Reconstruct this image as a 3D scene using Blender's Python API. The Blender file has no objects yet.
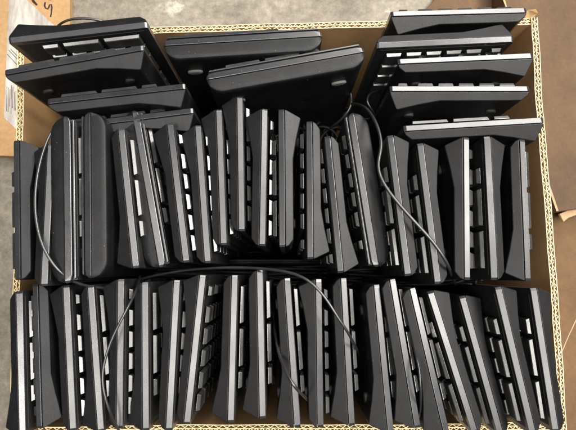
import bpy, bmesh, math, random
from mathutils import Vector, Matrix

random.seed(7)
S = bpy.context.scene
COL = S.collection
MM = 0.001

# ------------------------------------------------------------------ camera
F_PX = 489.0                       # focal length in photo pixels (576 wide)
TILT = math.radians(6.7)           # looking almost straight down into the carton
CAM_H = 453.0                      # mm above the upper ends of the keyboards
cam_d = bpy.data.cameras.new('camera')
cam = bpy.data.objects.new('camera', cam_d)
COL.objects.link(cam)
cam_d.sensor_width = 36.0
cam_d.lens = F_PX / 576 * 36.0
cam_d.clip_start = 0.02
cam_d.clip_end = 50
cam.location = (0, 0, CAM_H * MM)
cam.rotation_euler = (TILT, 0, 0)
S.camera = cam

# ------------------------------------------------------------------ light of the store room
w = bpy.data.worlds.new('World'); S.world = w; w.use_nodes = True
w.node_tree.nodes['Background'].inputs[0].default_value = (1.0, 0.96, 0.90, 1)
w.node_tree.nodes['Background'].inputs[1].default_value = 0.035

def area(name, loc, target, sx, sy, power, col=(1, 0.96, 0.90)):
    d = bpy.data.lights.new(name, 'AREA'); d.shape = 'RECTANGLE'
    d.size = sx; d.size_y = sy; d.energy = power; d.color = col
    o = bpy.data.objects.new(name, d); COL.objects.link(o)
    o.location = loc
    o.rotation_euler = (Vector(target) - Vector(loc)).to_track_quat('-Z', 'Y').to_euler()
    return o
area('ceiling_lamp', (1.05, 2.4, 2.0), (0, 0, 0), 1.8, 1.0, 120)
area('ceiling_lamp', (1.5, 0.62, 2.0), (0, 0, 0), 1.4, 0.8, 135)
area('ceiling_lamp', (-0.28, -0.56, 2.2), (-0.28, -0.56, 0), 0.30, 0.8, 30)
area('ceiling_lamp', (0.62, -0.46, 2.2), (0.62, -0.46, 0), 0.42, 0.75, 33)
area('ceiling_lamp', (0.10, 0.38, 2.2), (0.10, 0.38, 0), 0.5, 0.4, 13)
area('ceiling_lamp', (-1.20, -0.45, 2.2), (-1.20, -0.45, 0), 0.5, 0.8, 22)
S.view_settings.view_transform = 'Standard'
S.view_settings.look = 'None'
S.view_settings.exposure = -0.17
S.view_settings.gamma = 1.0

# ------------------------------------------------------------------ photo pixel -> place (mm) on a level of height h
FW = Vector((0, math.sin(TILT), -math.cos(TILT)))
UP = Vector((0, math.cos(TILT), math.sin(TILT)))
def at(px, py, h=0.0):
    r = FW + Vector((1, 0, 0)) * ((px - 288) / F_PX) + UP * ((215 - py) / F_PX)
    k = (h - CAM_H) / r.z
    return Vector((r.x * k, r.y * k, h))
def level_for(p0, p1, length):
    a, b = -200.0, 200.0
    for _ in range(50):
        m = (a + b) / 2
        if (at(*p0, m) - at(*p1, m)).length > length: a = m
        else: b = m
    return (a + b) / 2

# ------------------------------------------------------------------ materials
def mat(name):
    m = bpy.data.materials.new(name); m.use_nodes = True
    nt = m.node_tree
    return m, nt, nt.nodes['Principled BSDF']
def noise(nt, scale, detail=4, rough=0.55):
    tc = nt.nodes.get('TC') or nt.nodes.new('ShaderNodeTexCoord'); tc.name = 'TC'
    n = nt.nodes.new('ShaderNodeTexNoise'); n.inputs['Scale'].default_value = scale
    n.inputs['Detail'].default_value = detail; n.inputs['Roughness'].default_value = rough
    nt.links.new(tc.outputs['Object'], n.inputs['Vector'])
    return n
def ramp(nt, src, stops):
    r = nt.nodes.new('ShaderNodeValToRGB')
    cr = r.color_ramp
    while len(cr.elements) < len(stops): cr.elements.new(0.5)
    for e, (p, c) in zip(cr.elements, stops):
        e.position = p; e.color = (*c, 1) if len(c) == 3 else c
    nt.links.new(src, r.inputs[0])
    return r
def bump(nt, src, b, dist, strength=0.5):
    bn = nt.nodes.new('ShaderNodeBump'); bn.inputs['Distance'].default_value = dist
    bn.inputs['Strength'].default_value = strength
    nt.links.new(src, bn.inputs['Height']); nt.links.new(bn.outputs[0], b.inputs['Normal'])
def plastic(name, base, rough, grain=2600, bdist=0.00012, dust=0.02, spec=0.5, specks=True):
    m, nt, b = mat(name)
    n1 = noise(nt, 55, 5, 0.6)
    lo = tuple(c * 0.8 for c in base); hi = tuple(c * 1.2 + dust * 0.2 for c in base)
    r = ramp(nt, n1.outputs[0], [(0.35, lo), (0.62, hi), (0.80, tuple(c + dust for c in base))])
    col = r.outputs[0]
    if specks:                                        # dust specks and fine scuffs
        n4 = noise(nt, 420, 2, 0.5)
        r4 = ramp(nt, n4.outputs[0], [(0.75, (0, 0, 0)), (0.80, (1, 1, 1))])
        mx = nt.nodes.new('ShaderNodeMix'); mx.data_type = 'RGBA'
        nt.links.new(r4.outputs[0], mx.inputs[0]); nt.links.new(col, mx.inputs[6])
        mx.inputs[7].default_value = (0.16, 0.155, 0.14, 1); col = mx.outputs[2]
    nt.links.new(col, b.inputs['Base Color'])
    n3 = noise(nt, 30, 4)
    oi = nt.nodes.new('ShaderNodeObjectInfo')
    mr = nt.nodes.new('ShaderNodeMapRange')
    mr.inputs[3].default_value = rough - 0.05; mr.inputs[4].default_value = rough + 0.09
    nt.links.new(n3.outputs[0], mr.inputs[0])
    m2 = nt.nodes.new('ShaderNodeMath'); m2.operation = 'MULTIPLY_ADD'
    m2.inputs[1].default_value = 0.12; nt.links.new(oi.outputs['Random'], m2.inputs[0]); nt.links.new(mr.outputs[0], m2.inputs[2])
    m3 = nt.nodes.new('ShaderNodeMath'); m3.operation = 'SUBTRACT'; m3.inputs[1].default_value = 0.06
    nt.links.new(m2.outputs[0], m3.inputs[0]); nt.links.new(m3.outputs[0], b.inputs['Roughness'])
    b.inputs['Specular IOR Level'].default_value = spec
    n2 = noise(nt, grain, 2)
    bump(nt, n2.outputs[0], b, bdist, 0.5)
    return m
M = {}
M['shell'] = plastic('textured black plastic', (0.0065, 0.0064, 0.0070), 0.40, grain=2100, bdist=0.00024, dust=0.004, spec=0.25)
M['case'] = plastic('satin black plastic', (0.018, 0.0185, 0.021), 0.28, bdist=0.00005, dust=0.006, spec=0.85)
M['key'] = plastic('keycap plastic', (0.030, 0.030, 0.030), 0.20, bdist=0.00003, dust=0.012, spec=1.0)
M['well'] = plastic('inner black plastic', (0.006, 0.006, 0.006), 0.6, dust=0.004)
M['foot'] = plastic('grey rubber', (0.10, 0.10, 0.095), 0.6)
M['dark_foot'] = plastic('black rubber', (0.02, 0.02, 0.02), 0.6)
M['cable'] = plastic('cable rubber', (0.016, 0.016, 0.017), 0.28, dust=0.006, spec=0.8)

def kraft(name, base, var=0.16, fine=True):
    m, nt, b = mat(name)
    n1 = noise(nt, 9, 6, 0.65)
    r = ramp(nt, n1.outputs[0], [(0.3, tuple(c * (1 - var) for c in base)), (0.7, tuple(c * (1 + var) for c in base))])
    tc = nt.nodes['TC']
    mp = nt.nodes.new('ShaderNodeMapping'); mp.inputs['Scale'].default_value = (160, 160, 900)
    nt.links.new(tc.outputs['Object'], mp.inputs[0])
    n2 = nt.nodes.new('ShaderNodeTexNoise'); n2.inputs['Scale'].default_value = 1; n2.inputs['Detail'].default_value = 3
    nt.links.new(mp.outputs[0], n2.inputs['Vector'])
    mx = nt.nodes.new('ShaderNodeMix'); mx.data_type = 'RGBA'; mx.blend_type = 'MULTIPLY'
    mx.inputs[0].default_value = 0.35
    nt.links.new(r.outputs[0], mx.inputs[6]); nt.links.new(n2.outputs[0], mx.inputs[7])
    nt.links.new(mx.outputs[2], b.inputs['Base Color'])
    b.inputs['Roughness'].default_value = 0.8
    bump(nt, n2.outputs[0], b, 0.0003, 0.4)
    return m
M['kraft'] = kraft('kraft cardboard', (0.50, 0.29, 0.125))
M['cut'] = kraft('cut cardboard edge', (0.94, 0.75, 0.43), 0.06)
M['flute'] = kraft('cardboard flute', (0.78, 0.56, 0.29), 0.10)
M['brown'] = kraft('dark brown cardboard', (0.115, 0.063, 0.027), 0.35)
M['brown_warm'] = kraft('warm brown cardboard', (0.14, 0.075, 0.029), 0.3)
M['brown_light'] = kraft('worn brown cardboard edge', (0.50, 0.33, 0.18), 0.2)
M['tan'] = kraft('tan cardboard', (0.44, 0.265, 0.12), 0.12)

m, nt, b = mat('concrete'); M['concrete'] = m
n1 = noise(nt, 7, 10, 0.70); n2 = noise(nt, 60, 9, 0.8)
r1 = ramp(nt, n1.outputs[0], [(0.34, (0.12, 0.105, 0.082)), (0.48, (0.20, 0.176, 0.138)), (0.60, (0.26, 0.232, 0.186)), (0.69, (0.58, 0.54, 0.46))])
r2 = ramp(nt, n2.outputs[0], [(0.3, (0.55, 0.55, 0.55)), (0.50, (0.95, 0.95, 0.95)), (0.66, (1.3, 1.3, 1.3))])
mx = nt.nodes.new('ShaderNodeMix'); mx.data_type = 'RGBA'; mx.blend_type = 'MULTIPLY'; mx.inputs[0].default_value = 1
nt.links.new(r1.outputs[0], mx.inputs[6]); nt.links.new(r2.outputs[0], mx.inputs[7])
nt.links.new(mx.outputs[2], b.inputs['Base Color']); b.inputs['Roughness'].default_value = 0.75
bump(nt, n2.outputs[0], b, 0.002, 0.4)

m, nt, b = mat('label paper'); M['paper'] = m
tc = nt.nodes.new('ShaderNodeTexCoord'); tc.name = 'TC'
mp = nt.nodes.new('ShaderNodeMapping'); mp.inputs['Scale'].default_value = (45, 9, 1)
nt.links.new(tc.outputs['Object'], mp.inputs[0])
n1 = nt.nodes.new('ShaderNodeTexNoise'); n1.inputs['Scale'].default_value = 1; n1.inputs['Detail'].default_value = 7; n1.inputs['Roughness'].default_value = 0.7
nt.links.new(mp.outputs[0], n1.inputs['Vector'])
r1 = ramp(nt, n1.outputs[0], [(0.30, (0.20, 0.175, 0.155)), (0.48, (0.36, 0.33, 0.30)), (0.62, (0.50, 0.475, 0.43))])
nt.links.new(r1.outputs[0], b.inputs['Base Color']); b.inputs['Roughness'].default_value = 0.6
m, nt, b = mat('marker ink'); M['ink'] = m
n1 = noise(nt, 60); r1 = ramp(nt, n1.outputs[0], [(0.3, (0.012, 0.010, 0.010)), (0.7, (0.04, 0.03, 0.03))])
nt.links.new(r1.outputs[0], b.inputs['Base Color']); b.inputs['Roughness'].default_value = 0.5

# ------------------------------------------------------------------ helpers
def link_mesh(name, bm, mats, parent=None, smooth=False):
    me = bpy.data.meshes.new(name)
    bm.normal_update(); bm.to_mesh(me); bm.free()
    for mm_ in (mats if isinstance(mats, (list, tuple)) else [mats]): me.materials.append(mm_)
    if smooth:
        for p in me.polygons: p.use_smooth = True
    o = bpy.data.objects.new(name, me); COL.objects.link(o)
    if parent: o.parent = parent
    return o
def empty(name, label, cat, loc=(0, 0, 0), rz=0, group=None):
    o = bpy.data.objects.new(name, None); COL.objects.link(o)
    o.location = loc; o.rotation_euler = (0, 0, rz)
    o.empty_display_size = 0.02
    o['label'] = label; o['category'] = cat
    if group: o['group'] = group
    return o
def tag(o, label, cat, group=None):
    o['label'] = label; o['category'] = cat
    if group: o['group'] = group
    return o
def loft(bm, rings, mi=0):
    """closed rings of equal length, joined and capped"""
    vs = [[bm.verts.new(Vector(p) * MM) for p in r] for r in rings]
    n = len(rings[0]); fs = []
    for a, c in zip(vs[:-1], vs[1:]):
        for i in range(n):
            fs.append(bm.faces.new((a[i], a[(i + 1) % n], c[(i + 1) % n], c[i])))
    fs.append(bm.faces.new(vs[0][::-1])); fs.append(bm.faces.new(vs[-1]))
    for f in fs: f.material_index = mi
    return fs
def finish(bm, bev=0.0, seg=2, ang=20):
    bmesh.ops.recalc_face_normals(bm, faces=bm.faces)
    if bev:
        es = [e for e in bm.edges if len(e.link_faces) == 2 and e.calc_face_angle(0) > math.radians(ang)]
        bmesh.ops.bevel(bm, geom=es, offset=bev * MM, segments=seg, affect='EDGES', profile=0.5, clamp_overlap=True)
def prism(bm, poly, z0, z1, mi=0):
    return loft(bm, [[(p[0], p[1], z0) for p in poly], [(p[0], p[1], z1) for p in poly]], mi)
def tube(name, pts, rad, m, parent=None, res=8):
    cu = bpy.data.curves.new(name, 'CURVE'); cu.dimensions = '3D'; cu.bevel_depth = rad * MM; cu.bevel_resolution = 3
    cu.resolution_u = res; cu.use_fill_caps = True
    sp = cu.splines.new('NURBS'); sp.points.add(len(pts) - 1)
    for q, p in zip(sp.points, pts): q.co = (p[0] * MM, p[1] * MM, p[2] * MM, 1)
    sp.use_endpoint_u = True; sp.order_u = 4
    tmp = bpy.data.objects.new('tmp', cu); COL.objects.link(tmp)
    bpy.context.view_layer.update()
    me = bpy.data.meshes.new_from_object(tmp.evaluated_get(bpy.context.evaluated_depsgraph_get()))
    bpy.data.objects.remove(tmp)
    me.name = name; me.materials.clear(); me.materials.append(m)
    for p in me.polygons: p.use_smooth = True
    o = bpy.data.objects.new(name, me); COL.objects.link(o)
    if parent: o.parent = parent
    return o

# ------------------------------------------------------------------ keyboards standing on end
LEN = 442.0
def build_keyboard(kind, hand):
    """local frame: x = the side the keys are on (+x left end up, -x right end up), y = towards the back edge, z = along the keyboard, upper end at z = LEN"""
    s = 1 if hand == 'L' else -1
    root = bpy.data.objects.new('keyboard', None); COL.objects.link(root)
    D = 128.0 if kind == 'A' else 150.0
    def P(u, v, z): return (s * v, D / 2 - u, z)
    def slab(poly, zf):
        bm = bmesh.new()
        loft(bm, [[P(u, v, LEN - zf(v)) for u, v in poly], [P(u, v, zf(v)) for u, v in poly]])
        return bm
    def case_bar(v0, v1, sl, rnd_):
        bm = bmesh.new(); rings = []
        for u, dz, dv in ((0.0, 1.0, rnd_), (2.2, 0.0, rnd_ * 0.35), (7.0, 0.0, 0.0), (D - 7.0, 0.0, 0.0), (D - 2.2, 0.0, rnd_ * 0.35), (D, 1.0, rnd_)):
            rings.append([P(u, v0, LEN - dz), P(u, v1 - dv, LEN - dz - sl * (v1 - v0)), P(u, v1 - dv, 0.5), P(u, v0, 0.5)])
        loft(bm, rings)
        return bm
    if kind == 'A':
        shell = [(0, 0), (1.0, -3), (6.5, -14.6), (8, -15.0), (27, -10.8), (46, -7.6), (110, -7.4), (121, -7.2), (126.5, -3.2), (128, 0)]
        bm = slab(shell, lambda v: 0.6 + 0.36 * -v)
        finish(bm, 0.7); link_mesh('bottom_shell', bm, M['shell'], root)
        bm = case_bar(0.5, 5.7, 0.22, 0)
        finish(bm, 0.35, 2, 12); link_mesh('top_case', bm, M['case'], root)
        gap = [(1, -0.2), (1, 0.7), (127, 0.7), (127, -0.2)]
        kv0, rows = 8.3, [9.0, 27.5, 46.5, 65.5, 84.5, 103.5]
        deck = 6.0
    else:
        def rr(v0, v1, r, inset=0.0):
            """outline with rounded outer corners on the v0 side"""
            pts = []
            for k in range(7):
                a = k / 6 * math.pi / 2
                pts.append((inset + r[0] * (1 - math.cos(a)), v1 + (v0 - v1) * math.sin(a)))
            q = [(D - u, v) for u, v in pts[::-1]]
            return pts + q
        shell = rr(-13.2, 0.0, (15, 0))
        bm = bmesh.new()
        rings = []
        for dz, k in ((13, 1.0), (7.5, 0.99), (4.6, 0.965), (3.3, 0.92), (2.7, 0.86), (2.2, 0.6), (1.0, 0.1)):
            rings.append([P(D / 2 + (u - D / 2) * (1 - 0.05 * (1 - k) * (1 if v < -0.1 else 0)), v * k, LEN - dz) for u, v in shell])
        rings.append([P(u, v, 1.0) for u, v in shell]); rings = rings[::-1]
        loft(bm, [rings[0]] + sorted(rings[1:], key=lambda r_: r_[0][2]))
        finish(bm); o_ = link_mesh('bottom_shell', bm, M['shell'], root, True)
        o_.data.set_sharp_from_angle(angle=math.radians(38))
        bm = case_bar(0.6, 6.6, 0.14, 3.0)
        finish(bm, 0.5, 2, 12); link_mesh('top_case', bm, M['case'], root)
        tr = [(3, 8.0), (4, 9.6), (D - 4, 9.6), (D - 3, 8.0)]
        bm = slab(tr, lambda v: 1.2 + 0.2 * (v - 8))
        finish(bm, 0.3); link_mesh('trim_strip', bm, M['case'], root)
        kv0, rows = 11.2, [18.0, 40.0, 59.5, 78.5, 97.5, 116.5]
        deck = 10.0
    # dark inner body behind the seams and under the keys
    bm = bmesh.new()
    iz = 2.2
    prof = [(2.2, -1.5), (2.2, deck - 0.8), (6, deck), (D - 5, deck), (D - 2.2, deck - 0.8), (D - 2.2, -1.5)]
    loft(bm, [[P(u, v, LEN - iz - (3.5 if v > deck - 1.2 else 0)) for u, v in prof], [P(u, v, iz) for u, v in prof]])
    finish(bm, 0.4); link_mesh('key_deck', bm, M['well'], root)
    for u in (24.0, D - 24.0):
        bm = bmesh.new()
        v = -12.3 if kind == 'B' else (-10.6 if u < 60 else -6.6)
        n = 20; hx, hz = 7.5, 3.4
        if kind == 'A': hx, hz = 5.0, 3.2
        ring = lambda vv, k: [P(u + hx * k * math.copysign(abs(math.cos(a)) ** 0.7, math.cos(a)), vv, LEN - 31 + hz * k * math.sin(a)) for a in [2 * math.pi * i / n for i in range(n)]]
        loft(bm, [ring(v, 1), ring(v - 2.6, 1), ring(v - 3.2, 0.8)])
        finish(bm); link_mesh('rubber_foot', bm, M['foot' if kind == 'B' else 'well'], root)
    # keys: x0 = distance from the keyboard's left end in key units
    U = 19.05
    keys = []
    def run(row, x, ws, hu=1):
        for q in ws:
            if q > 0: keys.append((x, row, q, hu))
            x += abs(q)
    F, NAV, NUM = 0, 15.3, 18.6
    run(0, 0, [1, -1, 1, 1, 1, 1, -.5, 1, 1, 1, 1, -.5, 1, 1, 1, 1]); run(0, NAV, [1, 1, 1])
    run(1, 0, [1] * 13 + [2]); run(2, 0, [1.5] + [1] * 12 + [1.5]); run(3, 0, [1.75] + [1] * 11 + [2.25])
    run(4, 0, [2.25] + [1] * 10 + [2.75]); run(5, 0, [1.25] * 3 + [6.25] + [1.25] * 4)
    run(1, NAV, [1, 1, 1]); run(2, NAV, [1, 1, 1]); run(4, NAV, [-1, 1]); run(5, NAV, [1, 1, 1])
    run(1, NUM, [1] * 4); run(2, NUM, [1] * 3); run(3, NUM, [1] * 3); run(4, NUM, [1] * 3); run(5, NUM, [2, 1])
    keys.append((NUM + 3, 2, 1, 2)); keys.append((NUM + 3, 4, 1, 2))
    cache = {}
    def cap_bm(bm, x, row, wq, hu, zoff=0, local=False):
        L = wq * U - 2.6
        Hh = (hu * 19.0 - 4.4) if row else 9.2
        z0 = 7.5 + x * U
        z1 = z0 + L
        zc, uc = (z0 + z1) / 2, rows[row] + Hh / 2
        def ring(v, du, dz, su=0):
            a, c = Hh / 2 - du, L / 2 - dz
            q = [(-a, -c), (a, -c), (a, c), (-a, c)]
            return q, v, su
        rings = []
        for v, du, dz, su in ((kv0, 0, 0, 0), (kv0 + 3.1, 0.8, 1.25, 0.3), (kv0 + 3.4, 1.4, 2.1, 0.3)):
            a, c = Hh / 2 - du, L / 2 - dz
            rr_ = []
            for qa, qc in ((-a, -c), (a, -c), (a, c), (-a, c)):
                zz = (LEN - (zc + qc)) if hand == 'L' else (zc + qc)
                if local: rr_.append((s * v, -(qa + su), qc if hand == 'R' else -qc))
                else: rr_.append(P(uc + qa + su, v, zz))
            rings.append(rr_)
        loft(bm, rings)
        zcen = (LEN - zc) if hand == 'L' else zc
        return (0, D / 2 - uc, zcen)
    rest = bmesh.new(); nrest = 0
    for (x, row, wq, hu) in keys:
        cz = 7.5 + (x + wq / 2) * U
        from_top = cz if hand == 'L' else LEN - cz
        if from_top < 118:
            key_id = (row == 0, wq, hu)
            tb = bmesh.new()
            c = cap_bm(tb, x, row, wq, hu, local=True)
            if key_id in cache:
                tb.free(); o = bpy.data.objects.new('key', cache[key_id]); COL.objects.link(o); o.parent = root
            else:
                finish(tb, 0.45, 2); o = link_mesh('key', tb, M['key'], root); cache[key_id] = o.data
            o.location = Vector(c) * MM
        else:
            cap_bm(rest, x, row, wq, hu); nrest += 1
    finish(rest)
    o = link_mesh('lower_keys', rest, M['key'], root); o['kind'] = 'stuff'
    return root

protos = {k: build_keyboard(*k) for k in (('A', 'L'), ('A', 'R'), ('B', 'L'), ('B', 'R'))}
used = set()
def place(kind, hand, p0, p1, back, label, group, lean=0.0):
    """p0, p1: the two ends of the case edge in the photo; back: which of them (0 or 1) is the keyboard's back"""
    D = 128.0 if kind == 'A' else 150.0
    h = level_for(p0, p1, D)
    a, c = at(*p0, h), at(*p1, h)
    bk, fr = (a, c) if back == 0 else (c, a)
    d = (bk - fr).normalized()
    rz = math.atan2(d.y, d.x) - math.pi / 2
    proto = protos[(kind, hand)]
    if (kind, hand) in used:
        o = proto.copy(); COL.objects.link(o)
        for ch in proto.children:
            q = ch.copy(); COL.objects.link(q); q.parent = o
    else:
        o = proto; used.add((kind, hand))
    s = 1 if hand == 'L' else -1
    mid = (a + c) / 2
    # the measured line is the middle of the case edge, 3.3 mm from the seam
    side = Vector((math.cos(rz), math.sin(rz), 0)) * s
    rot = Matrix.Rotation(rz, 4, 'Z') @ Matrix.Rotation(math.radians(lean), 4, 'Y')
    top = mid - side * 3.3
    base = top - (rot.to_3x3() @ Vector((0, 0, LEN)))
    o.location = base * MM
    o.rotation_euler = rot.to_euler()
    o['label'] = label; o['category'] = 'keyboard'; o['group'] = group
    tops.append(h); bases.append(base.z)
    return h
tops, bases = [], []
GT = 'keyboards standing on end across the far side of the carton'
GM = 'keyboards standing on end in the middle row'
GB = 'keyboards standing on end in the near row'
KB = [
 # far side, left stack
 ('A','R',(8,40.5),(147,24.5),0,GT,'black keyboard nearest the neighbouring white-labelled box, uppermost of the far left stack, keys down'),
 ('A','R',(4,72),(143,47),1,GT,'black keyboard second in the far left stack, broad grey wedge showing below its dark edge'),
 ('A','R',(47,101),(185,85.5),1,GT,'dusty black keyboard third in the far left stack, just above the rounded keyboards'),
 ('A','R',(57,127),(193,110),1,GT,'lowest keyboard of the far left stack, mostly hidden, only its right corner out'),
 # far side, centre
 ('B','R',(163,43),(322,33.2),1,GT,'round-cornered keyboard pressed against the far rim with a rubber foot at its left'),
 ('B','R',(206,77),(364,49),1,GT,'round-cornered keyboard lying askew with bright edge in front of the far rim one'),
 # far side, right stack
 ('A','L',(391,13.3),(527,9.5),0,GT,'topmost keyboard of the right stack, its corner touching the torn carton corner'),
 ('A','L',(377,45.3),(514,39),1,GT,'keyboard second in the right stack, the only one there showing a line of small keys'),
 ('A','R',(398,61),(533.5,55),1,GT,'third keyboard of the right stack, wedge thick at the right, end poking over the rim'),
 ('A','L',(390,88.2),(530,88.2),0,GT,'fourth keyboard of the right stack, bright level edge, wedge thick at the left'),
 ('A','R',(404,128),(544,119.5),1,GT,'bright-edged keyboard at the bottom of the right stack, crossing the carton rim'),
 # middle row
 ('A','R',(15.4,140),(17,280),0,GM,'leftmost keyboard of the middle row, pale wedge, hanging over the left rim'),
 ('A','L',(51,143),(44,286),0,GM,'keyboard behind the grey cable loop in the middle row, white keys at its right'),
 ('B','R',(66,116),(68,283),1,GM,'tall round-cornered keyboard between the cable loop and the smooth black-backed one'),
 ('B','L',(87,112),(88,278),1,GM,'keyboard with wide smooth black back and pale rubber foot in middle row'),
 ('A','R',(121,128),(136,268),1,GM,'keyboard between the smooth black back and the tilted ribbed keyboard'),
 ('B','R',(134.5,110),(162,267),1,GM,'tilted round-cornered keyboard with a bright ribbed edge in the middle row'),
 ('A','L',(170,123),(186.5,262.5),0,GM,'first keyboard right of the tilted ribbed one, white square keys on its right'),
 ('A','L',(198,125),(208,263),0,GM,'keyboard in the middle row two to the left of the one that reaches highest'),
 ('A','L',(219,109),(224,245),0,GM,'keyboard immediately left of the one reaching highest in the middle row'),
 ('A','L',(240,96),(242,231),0,GM,'keyboard reaching highest toward the far side in the middle row'),
 ('A','L',(265,108.5),(262.5,246),0,GM,'keyboard immediately right of the one reaching highest in the middle row'),
 ('A','R',(281,109),(282,247),0,GM,'keyboard with broad grey wedge on its right, near the exact middle of the carton'),
 ('A','L',(309,121),(310,259),1,GM,'grey keyboard flaring wider toward the camera side, second right of the row centre'),
 ('A','L',(327,136),(340.5,273),1,GM,'slanting grey keyboard flaring toward the near row, left of the big round-cornered one'),
 ('B','L',(351,113),(376,267),1,GM,'slanting round-cornered keyboard at the left of the long black cable'),
 ('A','R',(390,135),(408,276),0,GM,'keyboard crossed at its middle by the long black cable'),
 ('A','R',(420,143),(438,284),0,GM,'keyboard crossed near its lower end by the long black cable'),
 ('A','L',(467,137),(468,280),0,GM,'keyboard with wedge on its left, third from the right wall in the middle row'),
 ('A','R',(487,136),(494.5,280),0,GM,'bright-edged keyboard second from the right wall in the middle row'),
 ('A','R',(523,139),(529,281),1,GM,'rightmost keyboard of the middle row, beside the brown right wall'),
 # near row
 ('A','R',(19,291),(22.5,436),1,GB,'leftmost keyboard of the near row, long white keys, beside the bare concrete'),
 ('A','L',(34.5,284),(38.5,429),1,GB,'second keyboard from left in the near row, wide pale grey wedge on its right'),
 ('A','L',(66,285),(73,431),0,GB,'third keyboard from left in the near row, line of short white keys'),
 ('A','R',(90.5,285),(101,432),1,GB,'fourth keyboard from left in the near row, lower end crossed by thin cable loop'),
 ('A','L',(121,279),(119.5,429),0,GB,'fifth keyboard from left in the near row, thin cable crossing its upper end'),
 ('A','R',(145,282),(146,431),1,GB,'sixth keyboard from left in the near row, upright, with long white keys'),
 ('A','L',(177,280),(169,431),0,GB,'keyboard of the near row just left of the strongly slanted one'),
 ('A','L',(203,275),(187,425),0,GB,'strongly slanted keyboard of the near row with several columns of keys visible'),
 ('A','R',(235,275),(231,423),1,GB,'bright-edged near row keyboard right of the one showing its key columns'),
 ('A','R',(260,270),(263,419),1,GB,'near row keyboard reaching farthest up, left of the hanging cable loop'),
 ('A','R',(287.5,278),(298,428),1,GB,'near row keyboard with the hanging black cable across its lower part'),
 ('A','L',(319,279),(321,428),0,GB,'near row keyboard under the arching cable, wide dark wedge at its left'),
 ('A','R',(344,278),(352.5,426),1,GB,'near row keyboard where the arching black cable ends'),
 ('A','R',(377,284.5),(391.5,433),1,GB,'dull near row keyboard right of the dark gap after the arching cable'),
 ('A','R',(393,279),(418.5,428),1,GB,'near row keyboard with a thin shiny cable arc at its right'),
 ('A','R',(413,288),(448,436),1,GB,'slanting near row keyboard, fifth from the right wall'),
 ('A','R',(430,291),(475,433),0,GB,'slanting near row keyboard, fourth from the right wall, broad wedge on the right'),
 ('A','R',(462,296),(501,436),0,GB,'slanting near row keyboard, third from the right wall'),
 ('A','R',(498,287),(533,434),0,GB,'slanting near row keyboard, second from the right wall'),
 ('A','R',(533.5,288),(556,432),0,GB,'rightmost near row keyboard with bright upper edge, touching the right rim'),
]
LEAN = {14: 4.2, 5: 1.2, 4: 0.8}
for i, (kind, hand, p0, p1, back, g, lab) in enumerate(KB):
    h = place(kind, hand, p0, p1, back, lab, g, LEAN.get(i, 0.0))
    print('kb', i, kind, hand, 'level %.1f' % h)
FLOOR_IN = min(bases) - 0.5
GROUND = FLOOR_IN - 9

# ------------------------------------------------------------------ the open carton
RIM = -60.0
carton = empty('cardboard_box', 'open brown corrugated carton packed full of black keyboards', 'cardboard box', (0, 0, GROUND * MM))
def cwall(a, c, out, zt, zb, seed, name='wall'):
    """double-wall corrugated board from a to c (mm), growing outward"""
    rnd = random.Random(seed)
    bm = bmesh.new()
    d = (c - a); L = d.length; d.normalize(); out = out.normalized()
    T = 7.0; n = max(2, int(L / 6.2))
    off = GROUND
    def w_(s): return 1.0 * math.sin(s / 47 + seed) + 0.5 * math.sin(s / 13.0 + seed * 2)
    def P(s, t, z): q = a + d * s + out * (t + w_(s) * 0.6); return (q.x, q.y, z - off)
    def zr(s): return zt + 0.7 * math.sin(s / 31 + seed) + rnd.uniform(-0.35, 0.35)
    N = 60
    for t0, t1 in ((0, 0.7), (3.3, 4.0), (6.6, 7.3)):      # the three liners
        ss = [L * i / N for i in range(N + 1)]
        tv = [[bm.verts.new(Vector(P(s, t, z)) * MM) for t in (t0, t1)] for s in ss for z in (zr(s),)]
        bv = [[bm.verts.new(Vector(P(s, t, zb)) * MM) for t in (t0, t1)] for s in ss]
        for i in range(N):
            f = bm.faces.new((tv[i][0], tv[i + 1][0], tv[i + 1][1], tv[i][1])); f.material_index = 1
            f = bm.faces.new((tv[i][0], bv[i][0], bv[i + 1][0], tv[i + 1][0])); f.material_index = 0
            f = bm.faces.new((tv[i][1], tv[i + 1][1], bv[i + 1][1], bv[i][1])); f.material_index = 0
    for t0, t1, ph in ((0.7, 3.3, 0), (4.0, 6.6, 0.5)):    # the two fluted layers
        m2 = int(L / (3.0 if ph else 4.1))
        step = L / m2
        th = 1.05
        jit = [min(L, max(0, (i_ + rnd.uniform(-.18, .18) + .5 * math.sin(i_ / 9 + seed)) * step)) for i_ in range(m2 + 1)]
        for i in range(m2):
            k = (i + (1 if ph else 0)) % 2
            s0, s1 = jit[i], jit[i + 1]
            ta, tb = (t0, t1) if k == 0 else (t1, t0)
            z = zr(s0) - 0.4 - abs(rnd.gauss(0, 0.5))
            q = [P(s0 - th / 2, ta, z), P(s0 + th / 2, ta, z), P(s1 + th / 2, tb, z), P(s1 - th / 2, tb, z)]
            tv = [bm.verts.new(Vector(p) * MM) for p in q]
            bv = [bm.verts.new(Vector((p[0], p[1], zb - off)) * MM) for p in q]
            f = bm.faces.new(tv); f.material_index = 1
            f = bm.faces.new((tv[0], tv[3], bv[3], bv[0])); f.material_index = 2
            f = bm.faces.new((tv[1], bv[1], bv[2], tv[2])); f.material_index = 2
    return link_mesh(name, bm, [M['kraft'], M['cut'], M['flute']], carton)
TL, TR, BR, BL = at(24.5, 36, RIM), at(531, 24, RIM), at(560, 423, RIM), at(17.5, 426, RIM)
inner = [TL, TR, BR, BL]
cen = sum(inner, Vector()) / 4
print('carton corners', [tuple(round(x) for x in p) for p in inner], 'floor', FLOOR_IN)
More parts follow.
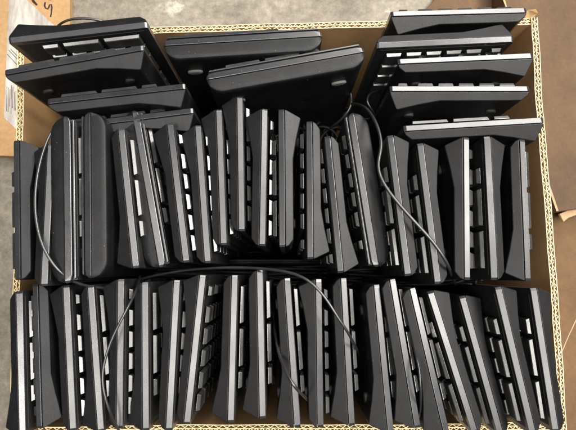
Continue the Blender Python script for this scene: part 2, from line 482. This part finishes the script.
for i in range(4):
    a, c = inner[i], inner[(i + 1) % 4]
    dn = Vector((-(c - a).y, (c - a).x, 0)).normalized()
    if dn.dot(a - cen) < 0: dn = -dn
    dd = (c - a).normalized()
    ext = 7.3 if i in (1, 3) else -0.2
    cwall(a - dd * ext, c + dd * ext, dn, RIM, GROUND + 0.5, i * 1.7 + 0.3)
bm = bmesh.new()
prism(bm, [(p.x, p.y) for p in [q + (q - cen).normalized() * -1.0 for q in inner]], 1.0, FLOOR_IN - GROUND)
finish(bm, 0.3); link_mesh('bottom', bm, M['kraft'], carton)
# torn corner tab at the far right corner
bm = bmesh.new()
q = at(526, 14, RIM + 2); tabs = [(at(523, 17, RIM), at(531, 20, RIM - 1)), (at(528, 10, RIM + 5), at(537, 14, RIM + 3)), (at(536, 9, RIM + 9), at(538, 13, RIM + 8))]
vs = [[bm.verts.new((p - Vector((0, 0, GROUND))) * MM) for p in t] for t in tabs]
for a, c in zip(vs[:-1], vs[1:]): bm.faces.new((a[0], a[1], c[1], c[0]))
res = bmesh.ops.solidify(bm, geom=bm.faces[:], thickness=1.0 * MM)
bm.normal_update(); link_mesh('torn_flap', bm, M['flute'], carton)

# ------------------------------------------------------------------ floor
bm = bmesh.new()
bmesh.ops.create_grid(bm, x_segments=2, y_segments=2, size=6)
g = link_mesh('floor', bm, M['concrete']); g.location = (0, 0, (GROUND - 1) * MM); g['kind'] = 'structure'

# ------------------------------------------------------------------ neighbouring boxes
def closed_box(name, label, poly, top, m, light=None, group='other cardboard boxes around the carton'):
    """poly: outline of its top in mm (world)"""
    root = empty(name, label, 'cardboard box', (0, 0, GROUND * MM), group=group)
    bm = bmesh.new()
    prism(bm, [(p.x, p.y) for p in poly], 0.5, top - GROUND)
    finish(bm, 1.5, 2); link_mesh('carton_body', bm, m, root)
    return root
# left, with the shipping label and the marker writing
LT = GROUND + 16.0
lp = [at(69.5, -60, LT), at(69.5, 158, LT), at(-190, 150, LT), at(-190, -60, LT)]
print('left box', [tuple(round(x) for x in p) for p in lp])
lb = closed_box('cardboard_box', 'flat tan cardboard box on the floor with worn white label and black marker writing', lp, LT, M['tan'])
def sheet(name, px, z, m, parent, thick=0.4):
    bm = bmesh.new()
    prism(bm, [(at(x, y, z).x, at(x, y, z).y) for x, y in px], z - GROUND, z - GROUND + thick)
    finish(bm); return link_mesh(name, bm, m, parent)
sheet('shipping_label', [(9.5, -12), (4.0, 118), (18, 131), (62, 131), (62, 33), (26, -1), (15, -12)], LT + 0.3, M['paper'], lb)
def stroke(name, pts, wd, z, parent):
    bm = bmesh.new(); P = [at(x, y, z) for x, y in pts]
    L_, R_ = [], []
    for i, p in enumerate(P):
        t = (P[min(i + 1, len(P) - 1)] - P[max(i - 1, 0)]).normalized()
        nn = Vector((-t.y, t.x, 0)); k = wd * (1 + 0.2 * math.sin(i * 2.1))
        L_.append(p + nn * k / 2); R_.append(p - nn * k / 2)
    for arr in (L_, R_):
        for q in arr: q.z = z - GROUND
    a = [bm.verts.new(q * MM) for q in L_]; c = [bm.verts.new(q * MM) for q in R_]
    for i in range(len(P) - 1): bm.faces.new((a[i], a[i + 1], c[i + 1], c[i]))
    finish(bm); return bm
Sx = [(45.2, 2.2), (44.5, 5.5), (45.5, 8.3), (47.8, 9.0), (49.0, 7.0), (49.6, 4.8), (51.2, 4.6), (51.8, 7.5), (51.4, 12), (50.6, 17)]
link_mesh('marker_writing', stroke('s', Sx, 3.0, LT + 0.35, lb), M['ink'], lb)
link_mesh('marker_writing', stroke('k', [(31, -3), (33.5, 1.5), (37, 5.2)], 4.2, LT + 0.35, lb), M['ink'], lb)
link_mesh('marker_writing', stroke('k', [(50, -4), (50.5, 0.3)], 3.0, LT + 0.35, lb), M['ink'], lb)
for k, pts in enumerate([[(8.5, 50), (20, 62)], [(10.5, 49), (22, 61)], [(7, 54), (18, 66)]]):
    link_mesh('printed_line', stroke('l', pts, 0.9, LT + 0.9, lb), M['ink'], lb)
rnd = random.Random(3)
for k in range(7):                                     # faint lines of small print along the label
    x = 7.0 + k * 1.5
    bm = stroke('l', [(x, 88 + rnd.uniform(-3, 4)), (x - 0.4, 112 + rnd.uniform(-6, 4))], 0.8, LT + 0.9, lb)
    link_mesh('printed_line', bm, M['ink'], lb)
# right and behind
RT1, RT2, RT3 = GROUND + 14, GROUND + 70, GROUND + 25
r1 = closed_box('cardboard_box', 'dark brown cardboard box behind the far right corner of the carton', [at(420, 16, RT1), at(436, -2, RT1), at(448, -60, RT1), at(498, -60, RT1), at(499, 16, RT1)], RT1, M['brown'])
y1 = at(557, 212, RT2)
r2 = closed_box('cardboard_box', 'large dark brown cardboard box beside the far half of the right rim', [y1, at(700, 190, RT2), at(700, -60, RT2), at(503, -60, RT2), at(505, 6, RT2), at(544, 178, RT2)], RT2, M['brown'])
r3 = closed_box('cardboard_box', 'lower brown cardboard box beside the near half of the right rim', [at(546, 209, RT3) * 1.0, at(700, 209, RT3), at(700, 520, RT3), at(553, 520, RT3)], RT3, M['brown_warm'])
print('r2', y1, 'r3', at(553, 222, RT3), at(553, 520, RT3))
# torn flap edge and crease on the right hand boxes
fl = at(563, 219, RT2 - 25)
bm = bmesh.new()
pts = [(559, 214), (563, 222), (568, 218), (600, 206), (600, 200), (575, 207)]
prism(bm, [(at(x, y, RT2 - 12).x, at(x, y, RT2 - 12).y) for x, y in pts], RT2 - 16 - GROUND, RT2 - 10 - GROUND)
finish(bm, 0.8); link_mesh('torn_flap', bm, M['brown_light'], r3)
bm = stroke('edge', [(557.5, 211), (551, 192), (545.5, 176), (541, 160)], 3.6, RT2 + 0.4, r2); link_mesh('worn_edge', bm, M['brown_light'], r2)
bm = stroke('edge', [(503.5, -30), (504, 0), (506, 6), (509, 18)], 3.2, RT2 + 0.4, r2); link_mesh('worn_edge', bm, M['brown_light'], r1)
bm = stroke('edge', [(590, 290), (577, 318), (569, 335), (560, 356)], 1.6, RT3 + 0.4, r3); link_mesh('crease', bm, M['brown_light'], r3)

# ------------------------------------------------------------------ cables
def cable(px, rad, label, z=None):
    pts = [at(x, y, h) for x, y, h in px]
    base = pts[0]
    o = tube('cable', [p - base for p in pts], rad, M['cable'])
    o.location = base * MM
    return tag(o, label, 'cable', 'keyboard cables lying over the keyboards')
cable([(72,130,-60),(66,120,-6),(57,124,14),(46,140,24),(37,172,27),(34,205,28),(38,235,28),(47,256,27),(60,273,25),(75,283,14),(95,288,0),(130,290,-25),(150,280,-45)], 1.35,
      'pale grey cable looping over the left keyboards of the middle row')
cable([(352,104,-60),(362,104,-20),(372,113,4),(380,132,16),(382,148,22),(377,163,23),(380,178,24),(391,195,26),(411,218,26),(432,240,26),(446,260,25),(451,273,16),(454,281,-20),(456,286,-110)], 1.5,
      'long black cable slanting across the right part of the middle row')
cable([(140,276,-30),(138,286,6),(133,298,24),(122,318,34),(110,342,35),(103,366,35),(102,384,35),(107,405,34),(114,422,28),(122,436,10),(126,440,-30)], 1.1,
      'thin grey cable curving over the left keyboards of the near row')
cable([(120,284,-45),(165,272,-28),(205,268,-10),(245,267,6),(280,270,24),(300,275,34),(315,285,38),(328,301,38),(338,318,37),(348,332,34),(354,344,24),(358,352,-10),(360,356,-90)], 1.25,
      'black cable arching along the gap between the rows to the near middle')
cable([(272,300,-60),(274,325,-10),(277,348,8),(283,366,24),(290,380,36),(298,391,36),(306,398,20),(310,402,-40)], 1.3,
      'short shiny black cable hanging at the near middle of the carton')
cable([(408,330,-40),(413,345,10),(418.5,362,24),(421,385,28),(421,408,20),(419,425,-20)], 0.9,
      'thin shiny cable arc between slanting near row keyboards on the right')
cable([(48,40,-60),(55,27,-18),(66,19.5,-12),(82,18,-10),(98,19.5,-12),(112,24,-20),(120,34,-60)], 1.2,
      'thin cable bulging over the far left rim behind the top keyboard')
cable([(382,125,-70),(374,113,-45),(367,104,-40),(367,97,-40),(371,92,-45),(380,90,-70)], 1.1,
      'small bright loop of cable in the dark gap left of the right stack')
cable([(335,60,-90),(348,85,-75),(356,102,-70),(345,118,-75),(330,128,-95)], 1.5,
      'black cable in the dark hollow below the askew bright-edged keyboard')

# added cable tangle, blackens the shaded gaps between rows and under far keyboards
def tangle(label, zones, seed):
    rnd = random.Random(seed)
    bm = bmesh.new()
    for (x0, x1, y0, y1, z0, z1, cnt) in zones:
        for _ in range(cnt):
            cx, cy, cz = rnd.uniform(x0, x1), rnd.uniform(y0, y1), rnd.uniform(z0, z1)
            pts = []
            ph = rnd.uniform(0, 6.28); rx = rnd.uniform(.3, .5) * (x1 - x0); ry = rnd.uniform(.3, .5) * (y1 - y0)
            tx, ty = rnd.uniform(-8, 8), rnd.uniform(-8, 8)
            for i in range(26):
                t = ph + i / 25 * 5.2
                px = min(x1, max(x0, cx + rx * math.cos(t))); py = min(y1, max(y0, cy + ry * math.sin(t)))
                pts.append(Vector((px, py, cz + tx * math.sin(t) + ty * math.cos(2 * t))))
            prev = None
            for i, p in enumerate(pts):
                t = (pts[min(i + 1, 25)] - pts[max(i - 1, 0)]).normalized()
                sd = t.cross(Vector((0, 0, 1))).normalized(); up = sd.cross(t)
                r = [bm.verts.new((p + sd * 1.9 * math.cos(a) + up * 1.9 * math.sin(a)) * MM) for a in [k * math.pi / 3 for k in range(6)]]
                if prev:
                    for k in range(6): bm.faces.new((prev[k], prev[(k + 1) % 6], r[(k + 1) % 6], r[k]))
                prev = r
    finish(bm)
    o = link_mesh('gap_darkening_tangle', bm, M['well'], smooth=True)
    o['label'] = label; o['category'] = 'cables'; o['kind'] = 'stuff'
    return o
tangle('added tangle of dark cables that blackens the shaded gaps between the rows', [
    (-200, 225, -14, 14, -220, -120, 90), (-70, 90, -30, 40, -330, -250, 60),
    (20, 95, 140, 215, -230, -150, 20), (-110, 20, 140, 190, -210, -140, 16)], 5)
